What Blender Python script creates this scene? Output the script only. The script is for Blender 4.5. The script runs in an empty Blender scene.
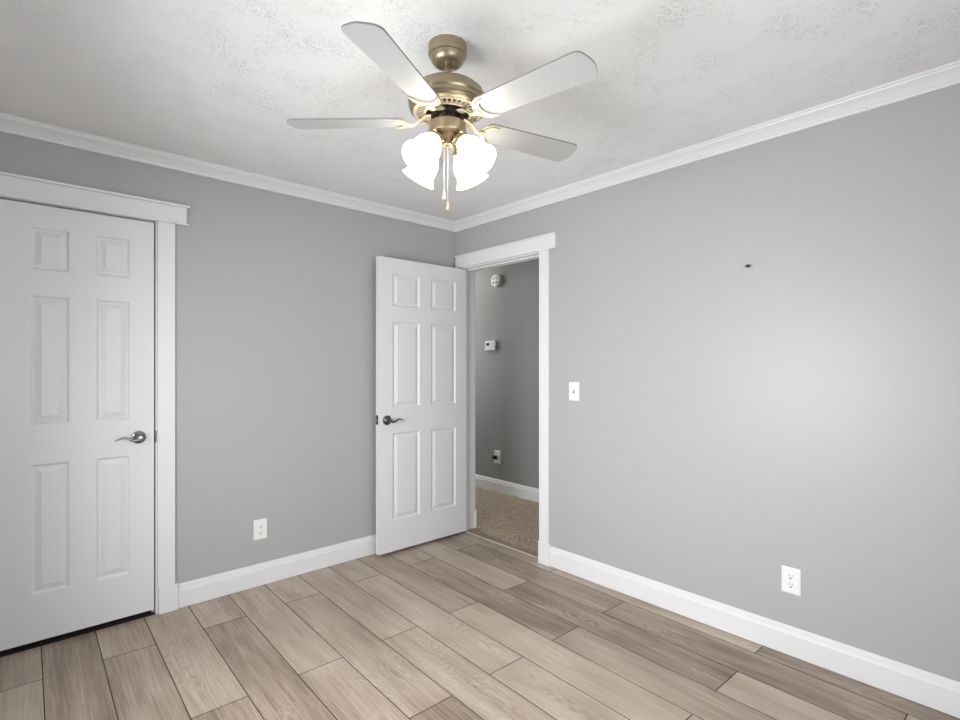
import bpy, bmesh, math, random
from mathutils import Vector, Matrix

random.seed(4)
PI = math.pi
SC = bpy.context.scene
COL = SC.collection

# ------------------------------------------------------------------ camera, world, light, exposure
CAM = (-2.626, -3.173, 1.315)
YAW = 47.735                                   # viewing direction, degrees from +X
cd = bpy.data.cameras.new('camera')
cam = bpy.data.objects.new('camera', cd)
COL.objects.link(cam)
cam.location = CAM
cam.rotation_euler = (PI / 2, 0, math.radians(YAW - 90))
cd.sensor_fit = 'HORIZONTAL'
cd.sensor_width = 36.0
cd.lens = 520.3 * 36.0 / 960.0
cd.shift_y = 4.4 / 960.0
cd.clip_start = 0.02
SC.camera = cam

SC.view_settings.view_transform = 'Standard'
SC.view_settings.look = 'None'
SC.view_settings.gamma = 1.0
SC.view_settings.use_curve_mapping = False
SC.view_settings.exposure = 0.0

world = bpy.data.worlds.new('overcast_sky')
SC.world = world
world.use_nodes = True
bg = world.node_tree.nodes['Background']
bg.inputs[0].default_value = (0.80, 0.90, 1.0, 1)
bg.inputs[1].default_value = 1.0


def area(name, loc, direction, sx, sy, power, color, spread=180.0):
    ld = bpy.data.lights.new(name, 'AREA')
    ld.shape = 'RECTANGLE'
    ld.size, ld.size_y = sx, sy
    ld.energy = power
    ld.color = color
    ld.spread = math.radians(spread)
    o = bpy.data.objects.new(name, ld)
    COL.objects.link(o)
    o.location = loc
    o.rotation_euler = Vector(direction).to_track_quat('-Z', 'Y').to_euler()
    return o


WEST_X, SOUTH_Y, CEIL = -3.05, -3.75, 2.42
WIN_W = (-2.30, -1.05, 0.55, 1.75)              # window in the wall left of the camera: y0, y1, z0, z1
WIN_S = (-2.6, -0.8, 0.55, 1.95)                # window in the wall behind the camera: x0, x1, z0, z1
area('daylight_west', (WEST_X - 0.16, sum(WIN_W[:2]) / 2, sum(WIN_W[2:]) / 2), (1, 0, -0.18), 1.25, 1.2, 58, (0.95, 0.975, 1.0), 138)
area('daylight_south', (sum(WIN_S[:2]) / 2, SOUTH_Y - 0.16, sum(WIN_S[2:]) / 2), (0, 1, -0.10), 1.8, 1.4, 25, (0.97, 0.985, 1.0), 155)
area('added_hall_light', (0.60, 2.66, 1.45), (0.25, -1, 0.05), 0.8, 1.1, 26, (0.95, 0.975, 1.0))  # added light beyond the hall end, brightens the hallway wall
LAMP = 7.5                                     # glow of the lit fan shades
HALL = 55.0


# ------------------------------------------------------------------ materials
def mat(name, color, rough=0.5, metal=0.0, spec=0.5, emit=None, emit_s=0.0):
    m = bpy.data.materials.new(name)
    m.use_nodes = True
    b = m.node_tree.nodes['Principled BSDF']
    b.inputs['Base Color'].default_value = (*color, 1)
    b.inputs['Roughness'].default_value = rough
    b.inputs['Metallic'].default_value = metal
    b.inputs['Specular IOR Level'].default_value = spec
    if emit:
        b.inputs['Emission Color'].default_value = (*emit, 1)
        b.inputs['Emission Strength'].default_value = emit_s
    return m


def nodes(m):
    nt = m.node_tree
    return nt, nt.nodes, nt.links, nt.nodes['Principled BSDF']


def add_bump(m, scale, strength, dist=0.002, detail=3.0, stretch=None):
    nt, N, L, b = nodes(m)
    tc = N.new('ShaderNodeTexCoord')
    mp = N.new('ShaderNodeMapping')
    if stretch:
        mp.inputs['Scale'].default_value = stretch
    nz = N.new('ShaderNodeTexNoise')
    nz.inputs['Scale'].default_value = scale
    nz.inputs['Detail'].default_value = detail
    bp_ = N.new('ShaderNodeBump')
    bp_.inputs['Strength'].default_value = strength
    bp_.inputs['Distance'].default_value = dist
    L.new(tc.outputs['Object'], mp.inputs[0])
    L.new(mp.outputs[0], nz.inputs['Vector'])
    L.new(nz.outputs['Fac'], bp_.inputs['Height'])
    L.new(bp_.outputs[0], b.inputs['Normal'])
    return m


WALL = add_bump(mat('grey_wall_paint', (0.425, 0.425, 0.422), 0.39, spec=0.36), 160, 0.06, 0.001)
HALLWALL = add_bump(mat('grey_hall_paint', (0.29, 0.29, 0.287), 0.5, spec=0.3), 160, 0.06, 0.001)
TRIM = mat('white_trim_paint', (0.76, 0.76, 0.76), 0.35)
DOOR = add_bump(mat('white_door_paint', (0.74, 0.74, 0.74), 0.4), 220, 0.05, 0.001, stretch=(1, 1, 0.08))
DARK = mat('dark_gap', (0.012, 0.012, 0.012), 0.9)
PLATE = mat('white_plastic', (0.82, 0.82, 0.81), 0.3)
SLOT = mat('dark_slot', (0.02, 0.02, 0.02), 0.6)
SLOTG = mat('grey_slot', (0.16, 0.16, 0.16), 0.6)
NICKEL = mat('brushed_nickel', (0.31, 0.305, 0.30), 0.25, 1.0)
DNICKEL = mat('dark_nickel', (0.15, 0.147, 0.143), 0.25, 1.0)
GOLD = mat('champagne_bronze', (0.37, 0.30, 0.20), 0.36, 0.85)
GOLDL = mat('pale_champagne', (0.60, 0.52, 0.38), 0.38, 0.4)
BLADE = mat('white_blade', (0.47, 0.47, 0.47), 0.35)
BLADE_EDGE = mat('grey_blade_edge', (0.22, 0.22, 0.21), 0.5)
MOTOR = mat('dark_motor', (0.018, 0.012, 0.009), 0.5, 0.3)
GLASS = mat('lit_frosted_glass', (0.9, 0.88, 0.84), 0.4, emit=(1.0, 0.93, 0.80), emit_s=LAMP)
BULB = mat('lit_bulb', (1, 1, 1), 0.4, emit=(1.0, 0.92, 0.78), emit_s=LAMP * 1.3)
CHAIN = mat('pale_chain', (0.55, 0.53, 0.49), 0.35, 0.3)
BLACK = mat('black_plastic', (0.01, 0.01, 0.01), 0.4)
LCD = mat('dark_display', (0.02, 0.025, 0.02), 0.2)

# textured (stomped) ceiling
CEILM = mat('textured_ceiling_paint', (0.84, 0.84, 0.838), 0.75, spec=0.2)
nt, N, L, b = nodes(CEILM)
tc = N.new('ShaderNodeTexCoord')
patch = N.new('ShaderNodeTexNoise'); patch.inputs['Scale'].default_value = 6.5; patch.inputs['Detail'].default_value = 2.0
ramp = N.new('ShaderNodeMapRange'); ramp.inputs[1].default_value = 0.42; ramp.inputs[2].default_value = 0.70
wrk = N.new('ShaderNodeTexNoise'); wrk.inputs['Scale'].default_value = 54; wrk.inputs['Detail'].default_value = 4.0; wrk.inputs['Distortion'].default_value = 1.6
ridge = N.new('ShaderNodeMapRange'); ridge.inputs[1].default_value = 0.54; ridge.inputs[2].default_value = 0.63
mul = N.new('ShaderNodeMath'); mul.operation = 'MULTIPLY'
bump = N.new('ShaderNodeBump'); bump.inputs['Strength'].default_value = 0.72; bump.inputs['Distance'].default_value = 0.0034
L.new(tc.outputs['Object'], patch.inputs['Vector']); L.new(tc.outputs['Object'], wrk.inputs['Vector'])
L.new(patch.outputs['Fac'], ramp.inputs[0]); L.new(wrk.outputs['Fac'], ridge.inputs[0])
L.new(ridge.outputs[0], mul.inputs[0]); L.new(ramp.outputs[0], mul.inputs[1])
L.new(mul.outputs[0], bump.inputs['Height']); L.new(bump.outputs[0], b.inputs['Normal'])

# carpet
CARPET = mat('beige_carpet', (0.45, 0.37, 0.28), 0.95, spec=0.1)
nt, N, L, b = nodes(CARPET)
tc = N.new('ShaderNodeTexCoord')
nz = N.new('ShaderNodeTexNoise'); nz.inputs['Scale'].default_value = 95; nz.inputs['Detail'].default_value = 3
cr = N.new('ShaderNodeValToRGB')
cr.color_ramp.elements[0].position = 0.32; cr.color_ramp.elements[0].color = (0.20, 0.148, 0.10, 1)
cr.color_ramp.elements[1].position = 0.68; cr.color_ramp.elements[1].color = (0.58, 0.49, 0.385, 1)
bump = N.new('ShaderNodeBump'); bump.inputs['Strength'].default_value = 0.9; bump.inputs['Distance'].default_value = 0.01
L.new(tc.outputs['Object'], nz.inputs['Vector']); L.new(nz.outputs['Fac'], cr.inputs[0]); L.new(cr.outputs[0], b.inputs['Base Color'])
L.new(nz.outputs['Fac'], bump.inputs['Height']); L.new(bump.outputs[0], b.inputs['Normal'])

# vinyl plank: UV.x runs along the plank (metres), UV.y across it, 'plank' holds a random tint per plank
PLANK = mat('oak_vinyl_plank', (0.3, 0.25, 0.21), 0.38, spec=0.45)
nt, N, L, b = nodes(PLANK)
uv = N.new('ShaderNodeUVMap'); uv.uv_map = 'UVMap'
att = N.new('ShaderNodeAttribute'); att.attribute_name = 'plank'
def mapping(sx, sy):
    m_ = N.new('ShaderNodeMapping'); m_.inputs['Scale'].default_value = (sx, sy, 1)
    L.new(uv.outputs[0], m_.inputs[0]); return m_
def noise(mp, detail=3.0, dist=0.0, scale=1.0, rough=0.55):
    n_ = N.new('ShaderNodeTexNoise'); n_.inputs['Scale'].default_value = scale
    n_.inputs['Detail'].default_value = detail; n_.inputs['Distortion'].default_value = dist; n_.inputs['Roughness'].default_value = rough
    L.new(mp.outputs[0], n_.inputs['Vector']); return n_
def math_(op, a, c):
    x = N.new('ShaderNodeMath'); x.operation = op
    for i, v in enumerate((a, c)):
        if v is None: continue
        if isinstance(v, (int, float)): x.inputs[i].default_value = v
        else: L.new(v, x.inputs[i])
    return x.outputs[0]
streak = noise(mapping(4, 120), 4)                 # fine pores along the grain
band = noise(mapping(1.1, 11), 3, 0.4)              # broad tone bands
blotch = noise(mapping(2.2, 5.5), 2)
cont = noise(mapping(1.9, 9.0), 2.0, 0.3)           # contour lines of this field draw the cathedral grain
rings = math_('SINE', math_('MULTIPLY', cont.outputs['Fac'], 150.0), None)
ringm = N.new('ShaderNodeMapRange'); ringm.inputs[1].default_value = 0.50; ringm.inputs[2].default_value = 0.68
L.new(blotch.outputs['Fac'], ringm.inputs[0])
ringv = math_('MULTIPLY', math_('MULTIPLY', rings, ringm.outputs[0]), 0.15)
v = math_('ADD', math_('MULTIPLY', math_('SUBTRACT', streak.outputs['Fac'], 0.5), 0.8),
          math_('MULTIPLY', math_('SUBTRACT', band.outputs['Fac'], 0.5), 0.8))
v = math_('ADD', v, ringv)
v = math_('ADD', v, math_('MULTIPLY', math_('SUBTRACT', blotch.outputs['Fac'], 0.5), 0.5))
v = math_('ADD', v, math_('MULTIPLY', math_('SUBTRACT', att.outputs['Fac'], 0.5), 0.42))
v = math_('ADD', v, 0.5)
cr = N.new('ShaderNodeValToRGB')
e = cr.color_ramp.elements
e[0].position = 0.10; e[0].color = (0.165, 0.119, 0.086, 1)
e[1].position = 0.92; e[1].color = (0.56, 0.468, 0.385, 1)
mid = e.new(0.5); mid.color = (0.385, 0.303, 0.238, 1)
L.new(v, cr.inputs[0]); L.new(cr.outputs[0], b.inputs['Base Color'])
bump = N.new('ShaderNodeBump'); bump.inputs['Strength'].default_value = 0.10; bump.inputs['Distance'].default_value = 0.001
L.new(streak.outputs['Fac'], bump.inputs['Height']); L.new(bump.outputs[0], b.inputs['Normal'])
rr = math_('ADD', math_('MULTIPLY', streak.outputs['Fac'], 0.18), 0.30)
L.new(rr, b.inputs['Roughness'])
STRIP = mat('brown_transition_wood', (0.27, 0.21, 0.165), 0.45)
SEAM = mat('dark_plank_seam', (0.035, 0.026, 0.020), 0.9)


# ------------------------------------------------------------------ mesh helpers
def finish(bm, name, material, parent=None, smooth=None, bevel=None, bsegs=2, loc=None):
    bmesh.ops.remove_doubles(bm, verts=bm.verts, dist=1e-6)
    bmesh.ops.recalc_face_normals(bm, faces=bm.faces)
    if smooth is not None:
        for f in bm.faces:
            f.smooth = True
        for ed in bm.edges:
            if len(ed.link_faces) == 2:
                ed.smooth = ed.calc_face_angle(0) < math.radians(smooth)
    me = bpy.data.meshes.new(name)
    bm.to_mesh(me)
    bm.free()
    mats = material if isinstance(material, (list, tuple)) else [material]
    for m in mats:
        me.materials.append(m)
    o = bpy.data.objects.new(name, me)
    COL.objects.link(o)
    if parent:
        o.parent = parent
    if loc:
        o.location = loc
    if bevel:
        md = o.modifiers.new('edge_round', 'BEVEL')
        md.width = bevel
        md.segments = bsegs
        md.limit_method = 'ANGLE'
        md.angle_limit = math.radians(40)
    return o


def box(bm, x0, x1, y0, y1, z0, z1, mi=0):
    vs = [bm.verts.new((x, y, z)) for x in (x0, x1) for y in (y0, y1) for z in (z0, z1)]
    for idx in ((0, 1, 3, 2), (4, 6, 7, 5), (0, 4, 5, 1), (2, 3, 7, 6), (0, 2, 6, 4), (1, 5, 7, 3)):
        f = bm.faces.new([vs[i] for i in idx])
        f.material_index = mi
    return vs


def boxes(name, material, lst, parent=None, bevel=None, **kw):
    bm = bmesh.new()
    for a in lst:
        box(bm, *a)
    return finish(bm, name, material, parent, bevel=bevel, **kw)


def lathe(bm, prof, segs=48, M=None, closed=False, mi=0):
    M = M or Matrix.Identity(4)
    rings = []
    for r, z in prof:
        if r < 1e-5:
            rings.append([bm.verts.new(M @ Vector((0, 0, z)))])
        else:
            rings.append([bm.verts.new(M @ Vector((r * math.cos(2 * PI * i / segs), r * math.sin(2 * PI * i / segs), z))) for i in range(segs)])
    seq = list(zip(rings, rings[1:]))
    if closed:
        seq.append((rings[-1], rings[0]))
    for a, c in seq:
        if len(a) == 1 and len(c) == 1:
            continue
        for i in range(segs):
            j = (i + 1) % segs
            if len(a) == 1:
                f = bm.faces.new((a[0], c[i], c[j]))
            elif len(c) == 1:
                f = bm.faces.new((a[i], c[0], a[j]))
            else:
                f = bm.faces.new((a[i], c[i], c[j], a[j]))
            f.material_index = mi


def tube(bm, pts, radii, segs=12, flat=None, M=None):
    """Round (or flattened: flat = height / width) bar through pts, closed at both ends."""
    M = M or Matrix.Identity(4)
    pts = [Vector(p) for p in pts]
    if isinstance(radii, (int, float)):
        radii = [radii] * len(pts)
    rings = []
    up0 = Vector((0, 0, 1))
    for i, p in enumerate(pts):
        t = (pts[min(i + 1, len(pts) - 1)] - pts[max(i - 1, 0)]).normalized()
        up = up0 if abs(t.z) < 0.95 else Vector((0, 1, 0))
        s = t.cross(up).normalized()
        u = s.cross(t).normalized()
        k = flat[i] if flat else 1.0
        rings.append([bm.verts.new(M @ (p + s * radii[i] * math.cos(2 * PI * j / segs) + u * radii[i] * k * math.sin(2 * PI * j / segs))) for j in range(segs)])
    for a, c in zip(rings, rings[1:]):
        for i in range(segs):
            j = (i + 1) % segs
            bm.faces.new((a[i], a[j], c[j], c[i]))
    bm.faces.new(rings[0][::-1])
    bm.faces.new(rings[-1])


def extrude_profile(bm, prof, place, t0, t1, m0=0.0, m1=0.0):
    """Profile of (d, z): d = distance from the wall. place(d, z, t) -> point. m0, m1: mitre slope at the ends."""
    a = [bm.verts.new(place(d, z, t0 + m0 * d)) for d, z in prof]
    c = [bm.verts.new(place(d, z, t1 + m1 * d)) for d, z in prof]
    n = len(prof)
    for i in range(n):
        j = (i + 1) % n
        bm.faces.new((a[i], a[j], c[j], c[i]))
    bm.faces.new(a)
    bm.faces.new(c[::-1])


def tag(o, label=None, cat=None, group=None, kind=None):
    if label: o['label'] = label
    if cat: o['category'] = cat
    if group: o['group'] = group
    if kind: o['kind'] = kind
    return o


def empty(name, loc, rz=0.0):
    o = bpy.data.objects.new(name, None)
    COL.objects.link(o)
    o.location = loc
    o.rotation_euler = (0, 0, rz)
    o.empty_display_size = 0.1
    return o


def copy_tree(o, parent=None):
    c = o.copy()
    COL.objects.link(c)
    c.parent = parent
    for ch in list(o.children):
        copy_tree(ch, c)
    return c


# ------------------------------------------------------------------ the room shell
JY0, JY1 = -0.062, -0.877                       # jamb faces of the doorway (hinge side, strike side)
HEAD = 2.058
WT = 0.14                                       # thickness of the wall with the doorway
CX0, CX1 = -2.665, -2.048                       # closet opening
ST = 'structure'

bm = bmesh.new()
box(bm, -3.2, CX0 - 0.018, 0, 0.12, 0, CEIL)
box(bm, CX1 + 0.018, 0.0, 0, 0.12, 0, CEIL)
box(bm, CX0 - 0.018, CX1 + 0.018, 0, 0.12, 2.078, CEIL)
tag(finish(bm, 'wall_left', WALL), 'grey painted wall holding the closed closet door', 'wall', kind=ST)

bm = bmesh.new()
box(bm, 0, WT, JY0 + 0.018, 0.12, 0, CEIL)
box(bm, 0, WT, -3.95, JY1 - 0.018, 0, CEIL)
box(bm, 0, WT, JY1 - 0.018, JY0 + 0.018, HEAD + 0.018, CEIL)
# faint scuffs in the paint
tag(finish(bm, 'wall_right', WALL), 'grey painted wall with the open doorway, switch and outlet', 'wall', kind=ST)

y0, y1, z0, z1 = WIN_W
boxes('wall_window', WALL, [(WEST_X - 0.14, WEST_X, -3.95, y0, 0, CEIL), (WEST_X - 0.14, WEST_X, y1, 0.0, 0, CEIL),
      (WEST_X - 0.14, WEST_X, y0, y1, 0, z0), (WEST_X - 0.14, WEST_X, y0, y1, z1, CEIL)])
tag(bpy.data.objects['wall_window'], 'grey wall with a window left of the viewer', 'wall', kind=ST)
x0, x1, z0, z1 = WIN_S
boxes('wall_back', WALL, [(WEST_X, x0, SOUTH_Y - 0.14, SOUTH_Y, 0, CEIL), (x1, 0, SOUTH_Y - 0.14, SOUTH_Y, 0, CEIL),
      (x0, x1, SOUTH_Y - 0.14, SOUTH_Y, 0, z0), (x0, x1, SOUTH_Y - 0.14, SOUTH_Y, z1, CEIL)])
tag(bpy.data.objects['wall_back'], 'grey wall with a window behind the viewer', 'wall', kind=ST)

# windows: frame with one sash bar each
y0, y1, z0, z1 = WIN_W
X = WEST_X
w = boxes('window_1', TRIM, [(X - 0.10, X + 0.015, y0, y0 + 0.05, z0, z1), (X - 0.10, X + 0.015, y1 - 0.05, y1, z0, z1),
          (X - 0.10, X + 0.015, y0, y1, z1 - 0.05, z1), (X - 0.10, X + 0.03, y0, y1, z0, z0 + 0.05),
          (X - 0.08, X - 0.05, y0, y1, (z0 + z1) / 2 - 0.02, (z0 + z1) / 2 + 0.02)])
tag(w, 'white framed window in the wall left of the viewer', 'window', kind=ST)
x0, x1, z0, z1 = WIN_S
Y = SOUTH_Y
w = boxes('window_2', TRIM, [(x0, x0 + 0.05, Y - 0.10, Y + 0.015, z0, z1), (x1 - 0.05, x1, Y - 0.10, Y + 0.015, z0, z1),
          (x0, x1, Y - 0.10, Y + 0.015, z1 - 0.05, z1), (x0, x1, Y - 0.10, Y + 0.03, z0, z0 + 0.05),
          (x0, x1, Y - 0.08, Y - 0.05, (z0 + z1) / 2 - 0.02, (z0 + z1) / 2 + 0.02)])
tag(w, 'white framed window in the wall behind the viewer', 'window', kind=ST)

bm = bmesh.new()
box(bm, WEST_X - 0.14, 1.30, -3.95, 2.6, CEIL, CEIL + 0.1)
tag(finish(bm, 'ceiling', CEILM), 'white ceiling with a stomped plaster texture', 'ceiling', kind=ST)

# hall beyond the doorway
HX = 1.115
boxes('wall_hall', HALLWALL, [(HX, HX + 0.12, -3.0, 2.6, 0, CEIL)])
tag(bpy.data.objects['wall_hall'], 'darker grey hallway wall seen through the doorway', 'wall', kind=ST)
boxes('wall_hall_end', HALLWALL, [(WT, 0.2, 2.5, 2.6, 0, CEIL), (1.0, HX, 2.5, 2.6, 0, CEIL), (0.2, 1.0, 2.5, 2.6, 0, 0.9), (0.2, 1.0, 2.5, 2.6, 2.0, CEIL), (WT, HX, -3.0, -2.9, 0, CEIL), (0.02, WT, 0.12, 2.6, 0, CEIL)])  # opening in the far end added to let the extra hall light in
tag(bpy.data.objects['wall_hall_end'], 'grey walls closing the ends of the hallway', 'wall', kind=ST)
boxes('wall_closet', WALL, [(-2.9, -2.88, 0.12, 0.75, 0, CEIL), (-1.83, -1.81, 0.12, 0.75, 0, CEIL), (-2.9, -1.81, 0.75, 0.77, 0, CEIL)])
tag(bpy.data.objects['wall_closet'], 'dark closet walls behind the closed door', 'wall', kind=ST)

# ------------------------------------------------------------------ plank floor
ANG = math.radians(88.8)
U = Vector((math.cos(ANG), math.sin(ANG), 0))
V = Vector((math.sin(ANG), -math.cos(ANG), 0))
PW, PL, GAP = 0.2040, 1.231, 0.0019


def joint(n, k):
    """end joints, measured on the floor: even rows and odd rows are staggered"""
    drift = 0.017 * (n + 2.5)
    return (-0.386 if k % 2 == 0 else -1.076) + drift * 1.0


bm = bmesh.new()
uvl = bm.loops.layers.uv.new('UVMap')
pl = bm.faces.layers.float.new('plank')
rnd = random.Random(11)
XMAX, YMAX = 0.036, 0.13
NOFF = -2.512 + 0.004
for k in range(-3, 14):
    n0 = NOFF + (k - 1) * PW
    n1 = n0 + PW
    base = joint((n0 + n1) / 2, k)
    for i in range(-4, 2):
        u1 = base + (i + 1) * PL
        u0 = u1 - PL
        if u0 > 0.5 or u1 < -4.2:
            continue
        val = rnd.random()
        ou, ov = rnd.uniform(0, 60), rnd.uniform(0, 60)
        g = GAP
        cs = [(n0 + g, u0 + g), (n1 - g, u0 + g), (n1 - g, u1 - g), (n0 + g, u1 - g)]
        top = [bm.verts.new(V * n + U * u) for n, u in cs]
        low = [bm.verts.new(V * (n + dn * g * 0.9) + U * (u + du * g * 0.9) + Vector((0, 0, -0.0022)))
               for (n, u), (dn, du) in zip(cs, ((-1, -1), (1, -1), (1, 1), (-1, 1)))]
        faces = [bm.faces.new(top)]
        for a in range(4):
            c = (a + 1) % 4
            fs = bm.faces.new((top[a], low[a], low[c], top[c]))
            fs.material_index = 1
            faces.append(fs)
        for f in faces:
            f[pl] = val
            for lp in f.loops:
                co = lp.vert.co
                lp[uvl].uv = (co.dot(U) + ou, co.dot(V) + ov)
bmesh.ops.bisect_plane(bm, geom=bm.verts[:] + bm.edges[:] + bm.faces[:], plane_co=(XMAX, 0, 0), plane_no=(1, 0, 0), clear_outer=True)
bmesh.ops.bisect_plane(bm, geom=bm.verts[:] + bm.edges[:] + bm.faces[:], plane_co=(0, 0.002, 0), plane_no=(0, 1, 0), clear_outer=True)
vs = [bm.verts.new(p) for p in ((WEST_X - 0.14, -3.95, -0.002), (XMAX, -3.95, -0.002), (XMAX, 0.75, -0.002), (WEST_X - 0.14, 0.75, -0.002))]
f = bm.faces.new(vs); f.material_index = 1
me = bpy.data.meshes.new('floor')
bmesh.ops.recalc_face_normals(bm, faces=bm.faces)
for f in bm.faces:
    if f.normal.z < 0:
        f.normal_flip()
bm.to_mesh(me); bm.free()
me.materials.append(PLANK); me.materials.append(SEAM)
fl = bpy.data.objects.new('floor', me); COL.objects.link(fl)
tag(fl, 'brown grey oak plank floor of the bedroom', 'floor', kind=ST)

bm = bmesh.new()
nx, ny = 60, 60
box(bm, 0.095, HX, -2.9, 2.5, -0.03, 0.006)
tag(finish(bm, 'floor_hall', CARPET), 'beige speckled carpet of the hallway beyond the doorway', 'carpet', kind=ST)

# transition strip in the doorway
bm = bmesh.new()
prof = [(0.030, -0.002), (0.030, 0.004), (0.034, 0.0075), (0.060, 0.0095), (0.094, 0.0085), (0.102, 0.004), (0.102, -0.002)]
extrude_profile(bm, prof, lambda d, z, t: Vector((d, t, z)), JY1, JY0)
bm.faces.ensure_lookup_table()
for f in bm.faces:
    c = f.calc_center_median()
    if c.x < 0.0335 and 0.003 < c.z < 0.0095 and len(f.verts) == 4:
        f.material_index = 1  # highlight along the room-side lip, put into its colour
tag(finish(bm, 'trim_5', [STRIP, mat('pale_edge_highlight', (0.62, 0.56, 0.48), 0.4)]), 'brown wooden transition strip between planks and hall carpet', 'threshold', kind=ST)

# ------------------------------------------------------------------ crown, baseboards
CR = [(0, CEIL), (0.067, CEIL), (0.067, 2.411), (0.061, 2.409), (0.059, 2.403), (0.052, 2.398), (0.042, 2.392), (0.033, 2.384),
      (0.026, 2.375), (0.023, 2.372), (0.023, 2.369), (0.019, 2.367), (0.018, 2.3635), (0.0165, 2.362), (0.0165, 2.3575), (0, 2.3575)]
bm = bmesh.new()
extrude_profile(bm, CR, lambda d, z, t: Vector((t, -d, z)), WEST_X, 0, 0, -1)
tag(finish(bm, 'trim_1', TRIM, smooth=22), 'white crown moulding above the closet door wall', 'crown moulding', kind=ST)
bm = bmesh.new()
extrude_profile(bm, CR, lambda d, z, t: Vector((-d, t, z)), SOUTH_Y, 0, 0, -1)
o = tag(finish(bm, 'trim_2', TRIM, smooth=22), 'white crown moulding above the doorway wall', 'crown moulding', kind=ST)
bm = bmesh.new()
lathe(bm, [(0, 0), (0.002, 0), (0.002, 0.0015), (0, 0.0015)], 10)
o2 = finish(bm, 'nail_hole', SLOT, o)
o2.location = (-0.0175, -2.66, 2.366); o2.rotation_euler = (0, -PI / 2, 0)

BB = [(0, 0.0025), (0.014, 0.0025), (0.014, 0.096), (0.0105, 0.0985), (0.0095, 0.101), (0.0088, 0.119), (0.0065, 0.122), (0.006, 0.127), (0.003, 0.131), (0, 0.131)]
bm = bmesh.new()
extrude_profile(bm, BB, lambda d, z, t: Vector((t, -d, z)), -1.947, 0, 0, -1)
tag(finish(bm, 'baseboard_left', TRIM, smooth=20), 'white baseboard running from closet casing to the corner', 'baseboard', kind=ST)
bm = bmesh.new()
extrude_profile(bm, BB, lambda d, z, t: Vector((-d, t, z)), SOUTH_Y, -0.974)
tag(finish(bm, 'baseboard_right', TRIM, smooth=20), 'white baseboard along the wall with switch and outlet', 'baseboard', kind=ST)
bm = bmesh.new()
extrude_profile(bm, BB, lambda d, z, t: Vector((HX - d, t, z)), -2.9, 2.5)
tag(finish(bm, 'baseboard_hall', TRIM, smooth=20), 'white baseboard of the hallway wall above carpet', 'baseboard', kind=ST)


# ------------------------------------------------------------------ door casings (flat stock, plinth blocks, capped header)
def casing_part(name, lst, parent, bevel=0.0015):
    return boxes(name, TRIM, lst, parent, bevel=bevel)


t = tag(empty('trim_3', (-2.35, 0, 0)), 'white flat casing and capped header around the closet door', 'door casing', kind=ST)
def rel(lst, o=(2.35, 0, 0)):
    return [(a[0] + o[0], a[1] + o[0], a[2] + o[1], a[3] + o[1], a[4] + o[2], a[5] + o[2]) for a in lst]
JT = 0.018
casing_part('jamb', rel([(CX1, CX1 + JT, 0.0, 0.12, 0, 2.0655), (CX0 - JT, CX0, 0.0, 0.12, 0, 2.0655), (CX0 - JT, CX1 + JT, 0.0, 0.12, 2.0655, 2.078)]), t, None)
casing_part('side_casing', rel([(-2.0415, -1.961, -0.018, 0, 0.14, 2.066)]), t)
casing_part('side_casing', rel([(-2.752, -2.6715, -0.018, 0, 0.14, 2.066)]), t)
casing_part('plinth_block', rel([(-2.0375, -1.947, -0.023, 0, 0, 0.14)]), t, 0.003)
casing_part('plinth_block', rel([(-2.766, -2.6755, -0.023, 0, 0, 0.14)]), t, 0.003)
casing_part('header', rel([(-2.802, -1.906, -0.022, 0, 2.074, 2.16)]), t)
casing_part('header_cap', rel([(-2.815, -1.893, -0.036, 0, 2.16, 2.172)]), t, 0.002)
casing_part('header_bead', rel([(-2.811, -1.897, -0.031, 0, 2.066, 2.074)]), t, 0.002)
casing_part('door_stop', rel([(CX1 - 0.011, CX1, 0.042, 0.09, 0, 2.06), (CX0, CX0 + 0.011, 0.042, 0.09, 0, 2.06), (CX0, CX1, 0.042, 0.09, 2.05, 2.06)]), t, None)
sp = boxes('strike_plate', DNICKEL, rel([(CX1 - 0.0015, CX1 + 0.0035, -0.0022, 0.03, 0.905, 0.967)]), t)

t = tag(empty('trim_4', (0, -0.47, 0)), 'white flat casing and header around the open doorway', 'door casing', kind=ST)
o = (0, 0.47, 0)
casing_part('jamb', rel([(0.001, WT, JY0, JY0 + JT, 0.004, HEAD)], o), t, None)
casing_part('jamb', rel([(0.001, WT, JY1 - JT, JY1, 0.004, HEAD)], o), t, None)
casing_part('head_jamb', rel([(0.001, WT, JY1 - JT, JY0 + JT, HEAD, HEAD + JT)], o), t, None)
casing_part('door_stop', rel([(0.040, 0.076, JY0 - 0.011, JY0, 0.004, HEAD - 0.011), (0.040, 0.076, JY1, JY1 + 0.011, 0.004, HEAD - 0.011), (0.040, 0.076, JY1, JY0, HEAD - 0.011, HEAD)], o), t, 0.0015)
casing_part('side_casing', rel([(-0.018, 0, -0.964, -0.884, 0.15, 2.066)], o), t)
casing_part('side_casing', rel([(-0.018, 0, -0.055, -0.002, 0.004, 2.066)], o), t)
casing_part('plinth_block', rel([(-0.023, 0, -0.974, -0.880, 0, 0.15)], o), t, 0.003)
casing_part('header', rel([(-0.022, 0, -1.022, -0.019, 2.066, 2.155)], o), t)
casing_part('header_cap', rel([(-0.030, 0, -1.026, -0.010, 2.155, 2.165)], o), t, 0.002)
# hall side
casing_part('side_casing', rel([(WT, WT + 0.018, JY0 + 0.006, JY0 + 0.09, 0.15, 2.066), (WT, WT + 0.018, JY1 - 0.09, JY1 - 0.006, 0.15, 2.066), (WT, WT + 0.018, JY1 - 0.09, JY0 + 0.09, 2.066, 2.15)], o), t)
casing_part('plinth_block', rel([(WT, WT + 0.024, JY0 - 0.004, JY0 + 0.092, 0.004, 0.15)], o), t, 0.003)


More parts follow.
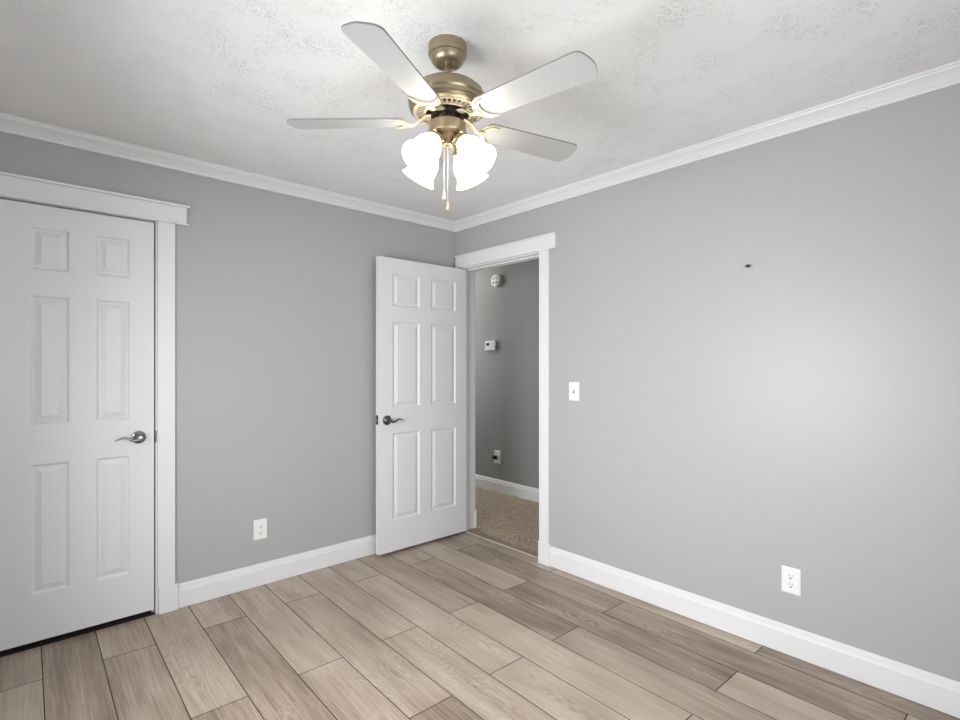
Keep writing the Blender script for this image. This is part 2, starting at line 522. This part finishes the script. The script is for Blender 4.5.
# ------------------------------------------------------------------ six-panel doors
def panel_door(width, height, panels, name='door', thick=0.035, material=DOOR):
    """Slab standing on z = 0, x from 0 to width, front face on y = 0, back on y = thick; panels = [(x0, x1, z0, z1)]"""
    bm = bmesh.new()
    xs = sorted({0.0, width, *[p[0] for p in panels], *[p[1] for p in panels]})
    zs = sorted({0.0, height, *[p[2] for p in panels], *[p[3] for p in panels]})
    # offset inwards, depth: sticking, flat, raised field
    steps = [(0, 0), (0.003, 0.0012), (0.009, 0.0080), (0.012, 0.0095), (0.016, 0.0095), (0.020, 0.0080), (0.037, 0.0022), (0.0385, 0.0008), (0.042, 0.0006)]
    for side in (0, 1):
        def P(x, z, d):
            return (x, d if side == 0 else thick - d, z)
        for i in range(len(xs) - 1):
            for j in range(len(zs) - 1):
                a = (xs[i], xs[i + 1], zs[j], zs[j + 1])
                if any(p[0] <= a[0] and a[1] <= p[1] and p[2] <= a[2] and a[3] <= p[3] for p in panels):
                    continue
                bm.faces.new([bm.verts.new(P(x, z, 0)) for x, z in ((a[0], a[2]), (a[1], a[2]), (a[1], a[3]), (a[0], a[3]))])
        for (px0, px1, pz0, pz1) in panels:
            prev = None
            for off, d in steps:
                ring = [bm.verts.new(P(x, z, d)) for x, z in ((px0 + off, pz0 + off), (px1 - off, pz0 + off), (px1 - off, pz1 - off), (px0 + off, pz1 - off))]
                if prev:
                    for q in range(4):
                        bm.faces.new((prev[q], prev[(q + 1) % 4], ring[(q + 1) % 4], ring[q]))
                prev = ring
            bm.faces.new(prev)
    for q in (((0, 0), (0, height)), ((width, 0), (width, height)), ((0, 0), (width, 0)), ((0, height), (width, height))):
        (xa, za), (xb, zb) = q
        bm.faces.new([bm.verts.new(c) for c in ((xa, 0, za), (xb, 0, zb), (xb, thick, zb), (xa, thick, za))])
    return finish(bm, name, material, bevel=0.0012)


def lever_handle(parent, x, z, side, m, y=0.0, out=-1):
    """rose and curved lever on the door's front face; side = +1 lever towards +x"""
    h = empty('handle', (x, y, z))
    h.parent = parent
    R = Matrix.Rotation(PI / 2 * (1 if out < 0 else -1), 4, 'X')
    bm = bmesh.new()
    lathe(bm, [(0, 0), (0.033, 0), (0.033, 0.004), (0.031, 0.008), (0.026, 0.0105), (0.024, 0.0115), (0.017, 0.016), (0.0125, 0.022), (0.0115, 0.040), (0.0135, 0.044), (0.0135, 0.054), (0.011, 0.058), (0, 0.059)], 40, R)
    finish(bm, 'rose', m, h, smooth=35)
    bm = bmesh.new()
    pts, rad, fl = [], [], []
    for i in range(15):
        q = i / 14
        xx = side * (0.0 + 0.106 * q)
        zz = -0.010 * math.sin(PI * min(q / 0.45, 1)) + 0.007 * math.sin(PI * max(0, min((q - 0.4) / 0.6, 1))) - 0.006 * max(0, q - 0.7) / 0.3
        yy = out * (0.049 + 0.004 * math.sin(PI * q))
        pts.append((xx, yy, zz)); rad.append(0.0085 - 0.004 * q if q < 0.95 else 0.0035); fl.append(1.0 - 0.3 * q)
    tube(bm, pts, rad, 14, fl)
    finish(bm, 'lever', m, h, smooth=45)
    return h


# closet door, closed
DX0, DX1, DZ0 = -2.656, -2.0552, 0.0285
cd_ = panel_door(DX1 - DX0, 2.0585 - DZ0, [(x0 - DX0, x1 - DX0, z0 - DZ0, z1 - DZ0)
      for x0, x1 in ((-2.547, -2.404), (-2.301, -2.160)) for z0, z1 in ((0.245, 0.850), (1.034, 1.636), (1.754, 1.955))], 'door_1')
cd_.location = (DX0, 0.001, DZ0)
tag(cd_, 'closed white six-panel closet door with lever handle', 'door', kind=ST)
lever_handle(cd_, -2.124 - DX0, 0.939 - DZ0, -1, NICKEL)

# bedroom door, swung open against the wall
OX0, OX1, OZ0, OY = -0.765, 0.020, 0.021, -0.104
od = panel_door(OX1 - OX0, 2.051 - OZ0, [(x0 - OX0, x1 - OX0, z0 - OZ0, z1 - OZ0)
     for x0, x1 in ((-0.653, -0.423), (-0.322, -0.086)) for z0, z1 in ((0.234, 0.839), (1.014, 1.614), (1.718, 1.946))], 'door_2')
od.location = (OX0, OY, OZ0)
tag(od, 'open white six-panel bedroom door swung back against the wall', 'door', kind=ST)
lever_handle(od, -0.700 - OX0, 0.932 - OZ0, 1, DNICKEL)
boxes('latch_plate', DNICKEL, [(-0.0015, 0.001, 0.004, 0.031, 0.885, 0.948)], od)
boxes('latch_bolt', NICKEL, [(-0.011, 0.0, 0.011, 0.024, 0.908, 0.925)], od, bevel=0.003)
for hz in (1.815, 1.072, 0.328):
    hg = empty('hinge', (OX1 - OX0 + 0.006, 0.028, hz - OZ0))
    hg.parent = od
    bm = bmesh.new()
    lathe(bm, [(0, -0.048), (0.0035, -0.048), (0.0055, -0.045), (0.0055, 0.045), (0.0035, 0.048), (0, 0.048)], 14)
    finish(bm, 'knuckle', NICKEL, hg, smooth=40)
    boxes('leaf', NICKEL, [(-0.0065, -0.0045, -0.026, 0.004, -0.044, 0.044), (-0.004, 0.030, 0.007, 0.009, -0.044, 0.044)], hg)


# ------------------------------------------------------------------ plates, switch, small things on the walls
def plate_thing(name, loc, rz, label, cat, w=0.079, h=0.119, group=None):
    """stands on the plane y = 0 facing -y before it is turned"""
    e_ = empty(name, loc, rz)
    tag(e_, label, cat, group)
    bm = bmesh.new()
    a = [(-w / 2, -h / 2), (w / 2, -h / 2), (w / 2, h / 2), (-w / 2, h / 2)]
    prev = None
    for ins, d in ((0, 0), (0, 0.003), (0.004, 0.0062), (0.006, 0.0066)):
        ring = [bm.verts.new((x - math.copysign(ins, x), -d, z - math.copysign(ins, z))) for x, z in a]
        if prev:
            for q in range(4):
                bm.faces.new((prev[q], prev[(q + 1) % 4], ring[(q + 1) % 4], ring[q]))
        else:
            bm.faces.new(ring)
        prev = ring
    bm.faces.new(prev)
    finish(bm, 'cover_plate', PLATE, e_)
    return e_


def duplex(e_):
    for s in (1, -1):
        bm = bmesh.new()
        zc = s * 0.0195
        n = 28
        pts = []
        for i in range(n):
            an = 2 * PI * i / n
            pts.append((0.0172 * math.cos(an), max(-0.0135, min(0.0135, 0.0172 * math.sin(an)))))
        f0 = [bm.verts.new((x, -0.0062, zc + z)) for x, z in pts]
        f1 = [bm.verts.new((x, -0.0082, zc + z)) for x, z in pts]
        for i in range(n):
            j = (i + 1) % n
            bm.faces.new((f0[i], f0[j], f1[j], f1[i]))
        bm.faces.new(f1); bm.faces.new(f0[::-1])
        r = finish(bm, 'receptacle', PLATE, e_, smooth=30)
        boxes('slot', SLOTG, [(-0.0078, -0.0052, -0.0086, -0.008, zc + 0.0005, zc + 0.0095)], r)
        boxes('slot', SLOTG, [(0.0052, 0.0078, -0.0086, -0.008, zc + 0.0015, zc + 0.0085)], r)
        bm = bmesh.new()
        lathe(bm, [(0, 0.008), (0.0034, 0.008), (0.0034, 0.0087), (0, 0.0087)], 14, Matrix.Translation((0, 0, zc - 0.0075)) @ Matrix.Rotation(PI / 2, 4, 'X'))
        finish(bm, 'ground_hole', SLOT, r)
    bm = bmesh.new()
    lathe(bm, [(0, 0.006), (0.0028, 0.006), (0.0024, 0.0075), (0, 0.0078)], 12, Matrix.Rotation(PI / 2, 4, 'X'))
    finish(bm, 'screw', PLATE, e_, smooth=30)


duplex(plate_thing('outlet', (-1.509, 0, 0.333), 0, 'white duplex outlet low on the wall beside the closet door', 'outlet'))
duplex(plate_thing('outlet', (0, -2.378, 0.337), -PI / 2, 'white duplex outlet low on the long wall right of the doorway', 'outlet'))

sw = plate_thing('light_switch', (0, -1.161, 1.1465), -PI / 2, 'white toggle light switch beside the open doorway', 'light switch', 0.078, 0.117)
boxes('toggle_slot', SLOTG, [(-0.0055, 0.0055, -0.0072, -0.006, -0.0125, 0.0125)], sw)
bm = bmesh.new()
vs = box(bm, -0.0042, 0.0042, -0.017, -0.006, 0.0, 0.009)
for vv in bm.verts:
    if vv.co.y < -0.01: vv.co.z += 0.006
finish(bm, 'toggle', PLATE, sw, bevel=0.001)
for s in (1, -1):
    bm = bmesh.new()
    lathe(bm, [(0, 0.006), (0.003, 0.006), (0.0026, 0.0075), (0, 0.0078)], 12, Matrix.Translation((0, 0, s * 0.03)) @ Matrix.Rotation(PI / 2, 4, 'X'))
    finish(bm, 'screw', PLATE, sw, smooth=30)

# wall anchor / nail left in the long wall
bm = bmesh.new()
lathe(bm, [(0, 0), (0.0035, 0), (0.0035, 0.012), (0.008, 0.0125), (0.0085, 0.016), (0.005, 0.018), (0, 0.018)], 14, Matrix.Rotation(-PI / 2, 4, 'Y'))
for vv in bm.verts:
    vv.co.z = vv.co.z * (0.85 if vv.co.z > 0 else 0.8) - 0.001
    vv.co.y *= 1.25
tag(finish(bm, 'nail', BLACK, loc=(0, -2.196, 1.785), smooth=40), 'black nail head left bare in the grey wall', 'nail')

# hall: smoke detector, thermostat, outlet with a black plug
HE = -PI / 2
sd = empty('smoke_detector', (HX, 0.672, 2.176), HE)
tag(sd, 'round white smoke detector high on the hallway wall', 'smoke detector')
bm = bmesh.new()
R = Matrix.Rotation(PI / 2, 4, 'X')
lathe(bm, [(0, 0), (0.066, 0), (0.068, 0.006), (0.068, 0.014), (0.064, 0.016), (0.064, 0.018), (0.066, 0.020), (0.064, 0.034), (0.056, 0.042), (0, 0.044)], 48, R)
finish(bm, 'body', PLATE, sd, smooth=30)
for an in (45, 135, 225, 315):
    bm = bmesh.new()
    c, s = math.cos(math.radians(an)), math.sin(math.radians(an))
    M = Matrix.Translation((0.031 * c, -0.0435, 0.031 * s)) @ Matrix.Rotation(-math.radians(an + 90), 4, 'Y')
    vs = box(bm, -0.015, 0.015, -0.0012, 0.002, -0.007, 0.007)
    for vv in bm.verts: vv.co = M @ vv.co
    finish(bm, 'vent_slot', SLOTG, sd)
bm = bmesh.new()
lathe(bm, [(0, 0.043), (0.011, 0.043), (0.010, 0.046), (0, 0.0465)], 24, R)
finish(bm, 'test_button', PLATE, sd, smooth=30)

th = empty('thermostat', (HX, 0.765, 1.512), HE)
tag(th, 'small white thermostat with a dark display on the hallway wall', 'thermostat')
boxes('body', PLATE, [(-0.076, 0.076, -0.022, 0, -0.014, 0.048)], th, bevel=0.003)
boxes('lower_cover', PLATE, [(-0.076, 0.076, -0.027, 0, -0.050, -0.017)], th, bevel=0.004)
boxes('display', LCD, [(-0.058, -0.008, -0.0228, -0.021, 0.0, 0.026)], th)
boxes('button', SLOTG, [(0.038, 0.045, -0.0236, -0.021, 0.004, 0.026)], th, bevel=0.001)

ho = plate_thing('outlet', (HX, 0.672, 0.36), HE, 'white outlet low on the hallway wall with a black plug', 'outlet', 0.095, 0.135)
duplex(ho)
pg = empty('plug', (HX - 0.0085, 0.694, 0.358), HE)
tag(pg, 'black power plug stuck in the hallway outlet', 'plug')
bm = bmesh.new()
box(bm, -0.022, 0.022, -0.030, 0, -0.019, 0.019)
finish(bm, 'plug_body', BLACK, pg, bevel=0.006, bsegs=3)
bm = bmesh.new()
lathe(bm, [(0, 0.029), (0.015, 0.029), (0.012, 0.040), (0.008, 0.050), (0, 0.051)], 18, R)
finish(bm, 'plug_grip', BLACK, pg, smooth=35)

# ------------------------------------------------------------------ ceiling fan
FX, FY = -1.495, -1.761
fan = empty('ceiling_fan', (FX, FY, CEIL))
tag(fan, 'bronze five-blade ceiling fan with four lit glass shades', 'ceiling fan')
Z = lambda z: z - CEIL

bm = bmesh.new()
lathe(bm, [(0, 0), (0.066, 0), (0.0665, Z(2.415)), (0.0665, Z(2.388)), (0.0645, Z(2.383)), (0.060, Z(2.381)), (0.0585, Z(2.377)), (0.0565, Z(2.368)), (0.050, Z(2.358)), (0.041, Z(2.352)), (0.036, Z(2.351)), (0.034, Z(2.356)), (0, Z(2.358))], 56)
finish(bm, 'canopy', GOLD, fan, smooth=28)
bm = bmesh.new()
lathe(bm, [(0, Z(2.36)), (0.0125, Z(2.36)), (0.0125, Z(2.285)), (0.022, Z(2.283)), (0.022, Z(2.27)), (0, Z(2.27))], 28)
finish(bm, 'downrod', GOLD, fan, smooth=30)
bm = bmesh.new()
lathe(bm, [(0, Z(2.286)), (0.035, Z(2.286)), (0.060, Z(2.284)), (0.085, Z(2.279)), (0.108, Z(2.269)), (0.125, Z(2.254)), (0.134, Z(2.236)), (0.136, Z(2.224)),
           (0.133, Z(2.217)), (0.134, Z(2.213)), (0.134, Z(2.207)), (0.130, Z(2.203)), (0.131, Z(2.199)), (0.129, Z(2.193)), (0.124, Z(2.188)), (0.119, Z(2.1855)),
           (0.113, Z(2.185)), (0.113, Z(2.190)), (0.0, Z(2.190))], 72)
mh = finish(bm, 'motor_housing', GOLD, fan, smooth=26)
# vent ring: rims and radial fins over a dark motor
bm = bmesh.new()
lathe(bm, [(0.107, Z(2.1895)), (0.119, Z(2.1895)), (0.119, Z(2.1835)), (0.107, Z(2.1825))], 64, closed=True)
lathe(bm, [(0.073, Z(2.1895)), (0.084, Z(2.1895)), (0.083, Z(2.181)), (0.075, Z(2.180))], 64, closed=True)
for i in range(36):
    M = Matrix.Rotation(2 * PI * i / 36, 4, 'Z')
    vs = box(bm, 0.080, 0.109, -0.0023, 0.0023, Z(2.1890), Z(2.1820))
    for vv in vs: vv.co = M @ vv.co
finish(bm, 'vent_ring', GOLDL, fan, smooth=30)
bm = bmesh.new()
lathe(bm, [(0, Z(2.1898)), (0.112, Z(2.1898)), (0.112, Z(2.1888)), (0.060, Z(2.1880)), (0.058, Z(2.170)), (0.045, Z(2.166)), (0.040, Z(2.155)), (0, Z(2.155))], 40)
for i in range(10):
    M = Matrix.Rotation(2 * PI * i / 10, 4, 'Z')
    vs = box(bm, 0.030, 0.052, -0.006, 0.006, Z(2.172), Z(2.152))
    for vv in vs: vv.co = M @ vv.co
finish(bm, 'motor', MOTOR, fan, smooth=30)
# switch housing and light fitter
bm = bmesh.new()
lathe(bm, [(0, Z(2.150)), (0.058, Z(2.150)), (0.0645, Z(2.147)), (0.0655, Z(2.143)), (0.0655, Z(2.118)), (0.063, Z(2.111)), (0.056, Z(2.106)), (0.044, Z(2.104)), (0, Z(2.104))], 56)
finish(bm, 'switch_housing', GOLD, fan, smooth=28)
bm = bmesh.new()
lathe(bm, [(0, Z(2.106)), (0.040, Z(2.106)), (0.040, Z(2.101)), (0.032, Z(2.095)), (0.0235, Z(2.090)), (0.022, Z(2.084)), (0.022, Z(2.074)), (0.019, Z(2.070)), (0.008, Z(2.067)), (0.006, Z(2.062)), (0, Z(2.061))], 44)
finish(bm, 'light_fitter', GOLD, fan, smooth=28)

# blades: x runs outwards, pitched about x
ZB = 2.158


def blade_outline(n=10):
    half = []
    L0, L1 = 0.138, 0.559
    w0, w1 = 0.050, 0.0625
    pts = [(L0 + 0.010, -w0 * 0.86), (L0 + 0.022, -w0)]
    for i in range(1, n):
        q = i / n
        pts.append((L0 + 0.022 + (L1 - 0.045 - L0 - 0.022) * q, -(w0 + (w1 - w0) * q)))
    cy = w1
    r = 0.030
    c0 = (L1 - 0.038, -(w1 - r))
    for i in range(8):
        an = -PI / 2 + (PI / 2 - 0.22) * i / 7
        pts.append((c0[0] + r * math.cos(an), c0[1] + r * math.sin(an)))
    lo = pts[:]
    tip = [(L1 - 0.0085 + 0.0085 * math.cos(yy / 0.034 * PI / 2), yy) for yy in (-0.018, -0.008, 0.0, 0.008, 0.018)]
    up = [(x, -y) for x, y in reversed(lo)]
    return lo + tip + up


bm = bmesh.new()
ol = blade_outline()
TH = 0.0055
top = [bm.verts.new((x, y, TH / 2)) for x, y in ol]
low = [bm.verts.new((x, y, -TH / 2)) for x, y in ol]
bm.faces.new(top); bm.faces.new(low[::-1])
for i in range(len(ol)):
    j = (i + 1) % len(ol)
    f = bm.faces.new((top[i], low[i], low[j], top[j]))
    f.material_index = 1
PITCH = math.radians(-11)
for vv in bm.verts:
    vv.co = Matrix.Rotation(PITCH, 4, 'X') @ vv.co
blade0 = finish(bm, 'blade', [BLADE, BLADE_EDGE], fan, bevel=0.0008, bsegs=1)

# blade iron: curved arm and a crescent plate under the blade's root
arm0 = None
bm = bmesh.new()
pts = [(0.050, 0, 0.018), (0.075, 0, 0.016), (0.094, 0, 0.004), (0.110, 0, -0.010), (0.126, 0, -0.013), (0.134, 0, -0.012), (0.146, 0, -0.0095)]
tube(bm, pts, [0.017, 0.014, 0.011, 0.0105, 0.012, 0.015, 0.017], 14, [0.35] * 7)
arm0 = finish(bm, 'blade_iron', GOLDL, fan, smooth=50)


def crescent(bm, R0, c0, R1, c1, z0, z1, n=26, horn=0.0):
    """outer arc radius R0 about (c0, 0), inner arc radius R1 about (c1, 0); opens towards +x"""
    d = c1 - c0
    xi = (R0 ** 2 - R1 ** 2 + d * d) / (2 * d)
    yi = math.sqrt(max(R0 ** 2 - xi ** 2, 1e-8))
    a_out = math.atan2(yi, xi)
    a_in = math.atan2(yi, xi - d)
    out = [(c0 + R0 * math.cos(a_out + (2 * PI - 2 * a_out) * i / n), R0 * math.sin(a_out + (2 * PI - 2 * a_out) * i / n)) for i in range(n + 1)]
    inn = [(c1 + R1 * math.cos(a_in + (2 * PI - 2 * a_in) * i / n), R1 * math.sin(a_in + (2 * PI - 2 * a_in) * i / n)) for i in range(n + 1)]
    loops = []
    for zz in (z0, z1):
        loops.append(([bm.verts.new((x, y, zz)) for x, y in out], [bm.verts.new((x, y, zz)) for x, y in inn]))
    (o0, i0), (o1, i1) = loops
    for i in range(n):
        bm.faces.new((o0[i], o0[i + 1], i0[i + 1], i0[i]))
        bm.faces.new((o1[i], i1[i], i1[i + 1], o1[i + 1]))
        bm.faces.new((o0[i], o1[i], o1[i + 1], o0[i + 1]))
        bm.faces.new((i0[i], i0[i + 1], i1[i + 1], i1[i]))


bm = bmesh.new()
crescent(bm, 0.0535, 0.180, 0.0540, 0.210, -0.0085, -0.0030)
for vv in bm.verts:
    vv.co = Matrix.Rotation(PITCH, 4, 'X') @ vv.co
med0 = finish(bm, 'crescent_plate', GOLDL, arm0, bevel=0.0015)
bm = bmesh.new()
crescent(bm, 0.0470, 0.1795, 0.0480, 0.2045, -0.0090, -0.0080)
for f in bm.faces: f.material_index = 1  # shaded groove line around the inlay, painted as a dark crescent
crescent(bm, 0.0440, 0.1795, 0.0455, 0.2010, -0.0105, -0.0080)
for vv in bm.verts:
    vv.co = Matrix.Rotation(PITCH, 4, 'X') @ vv.co
ins0 = finish(bm, 'crescent_inlay', [mat('cream_enamel', (0.62, 0.56, 0.45), 0.4), mat('painted_groove_shade', (0.12, 0.09, 0.05), 0.6)], arm0, bevel=0.001)

BA = [-152.6, -81.8, -11.5, 62.2, 135.5]
for i, a in enumerate(BA):
    bl = blade0 if i == 0 else copy_tree(blade0, fan)
    ar = arm0 if i == 0 else copy_tree(arm0, fan)
    for q in (bl, ar):
        q.location = (0, 0, Z(ZB))
        q.rotation_euler = (0, 0, math.radians(a))

# lamp arms with socket cups, frosted shades
TILT = math.radians(40)
sock = Vector((0.062, 0, Z(2.080)))


def shade_frame():
    # local axis -> pointing outwards and down
    ax = Vector((math.sin(TILT), 0, -math.cos(TILT)))
    return Matrix.Translation(sock) @ Vector((0, 0, 1)).rotation_difference(ax).to_matrix().to_4x4()


SM = shade_frame()
bm = bmesh.new()
tube(bm, [(0.025, 0, Z(2.082)), (0.042, 0, Z(2.090)), (0.056, 0, Z(2.092)), (0.068, 0, Z(2.084))], [0.011, 0.011, 0.0115, 0.012], 14)
lamp_arm0 = finish(bm, 'lamp_arm', GOLD, fan, smooth=50)
bm = bmesh.new()
lathe(bm, [(0, -0.012), (0.012, -0.012), (0.018, -0.004), (0.024, 0.002), (0.030, 0.006), (0.031, 0.018), (0.029, 0.018), (0.028, 0.008), (0, 0.006)], 36, SM)
finish(bm, 'socket_cup', GOLD, lamp_arm0, smooth=30)
bm = bmesh.new()
prof = [(0.0265, 0.010), (0.0275, 0.020), (0.033, 0.032), (0.041, 0.043), (0.0460, 0.056), (0.0475, 0.070), (0.0470, 0.084), (0.0485, 0.096), (0.0540, 0.108), (0.0615, 0.120), (0.0630, 0.1215)]
inner = [(r - 0.0028, z) for r, z in prof][::-1]
lathe(bm, prof + inner, 48, SM, closed=True)
shade0 = finish(bm, 'lamp_shade', GLASS, fan, smooth=50)
bm = bmesh.new()
bp_ = [(0, 0.012), (0.010, 0.012), (0.012, 0.026), (0.017, 0.038), (0.0225, 0.052), (0.0235, 0.062), (0.020, 0.074), (0.012, 0.082), (0, 0.085)]
lathe(bm, bp_, 28, SM)
finish(bm, 'bulb', BULB, shade0, smooth=60)
for i in range(4):
    az = math.radians(YAW - 45 + 8 + 90 * i)
    la = lamp_arm0 if i == 0 else copy_tree(lamp_arm0, fan)
    sh = shade0 if i == 0 else copy_tree(shade0, fan)
    la.rotation_euler = (0, 0, az)
    sh.rotation_euler = (0, 0, az)

# pull chains: beads on a cord, bell knob
fwd = Vector((math.cos(math.radians(YAW)), math.sin(math.radians(YAW)), 0))
rgt = Vector((fwd.y, -fwd.x, 0))
for lat, dep, zt, zb in ((-0.011, -0.012, 2.072, 1.914), (0.002, -0.014, 2.071, 1.877)):
    p = rgt * lat + fwd * dep
    bm = bmesh.new()
    lathe(bm, [(0, Z(zt)), (0.0009, Z(zt)), (0.0009, Z(zb) - 0.002), (0, Z(zb) - 0.002)], 8, Matrix.Translation(p))
    k = 0
    zz = zt
    while zz > zb:
        lathe(bm, [(0, Z(zz) + 0.0014), (0.0014, Z(zz)), (0, Z(zz) - 0.0014)], 6, Matrix.Translation(p))
        zz -= 0.005
    ch = finish(bm, 'pull_chain', CHAIN, fan, smooth=60)
    bm = bmesh.new()
    lathe(bm, [(0, Z(zb)), (0.002, Z(zb)), (0.0035, Z(zb) - 0.010), (0.0065, Z(zb) - 0.024), (0.0068, Z(zb) - 0.030), (0.005, Z(zb) - 0.032), (0, Z(zb) - 0.031)], 20, Matrix.Translation(p))
    finish(bm, 'pull_knob', GOLDL, ch, smooth=40)

# ------------------------------------------------------------------ hallway lamp (its own light, out of the doorway's view)
hl = empty('hall_lamp', (0.55, 1.55, CEIL))
tag(hl, 'round white ceiling lamp lighting the hallway', 'lamp')
bm = bmesh.new()
lathe(bm, [(0, 0), (0.15, 0), (0.15, -0.025), (0.14, -0.03), (0, -0.03)], 40)
finish(bm, 'base', PLATE, hl, smooth=30)
bm = bmesh.new()
lathe(bm, [(0, -0.029), (0.135, -0.029), (0.125, -0.06), (0.09, -0.085), (0.04, -0.095), (0, -0.097)], 40)
finish(bm, 'lamp_dome', mat('lit_dome_glass', (0.9, 0.88, 0.84), 0.4, emit=(1.0, 0.96, 0.90), emit_s=HALL), hl, smooth=60)
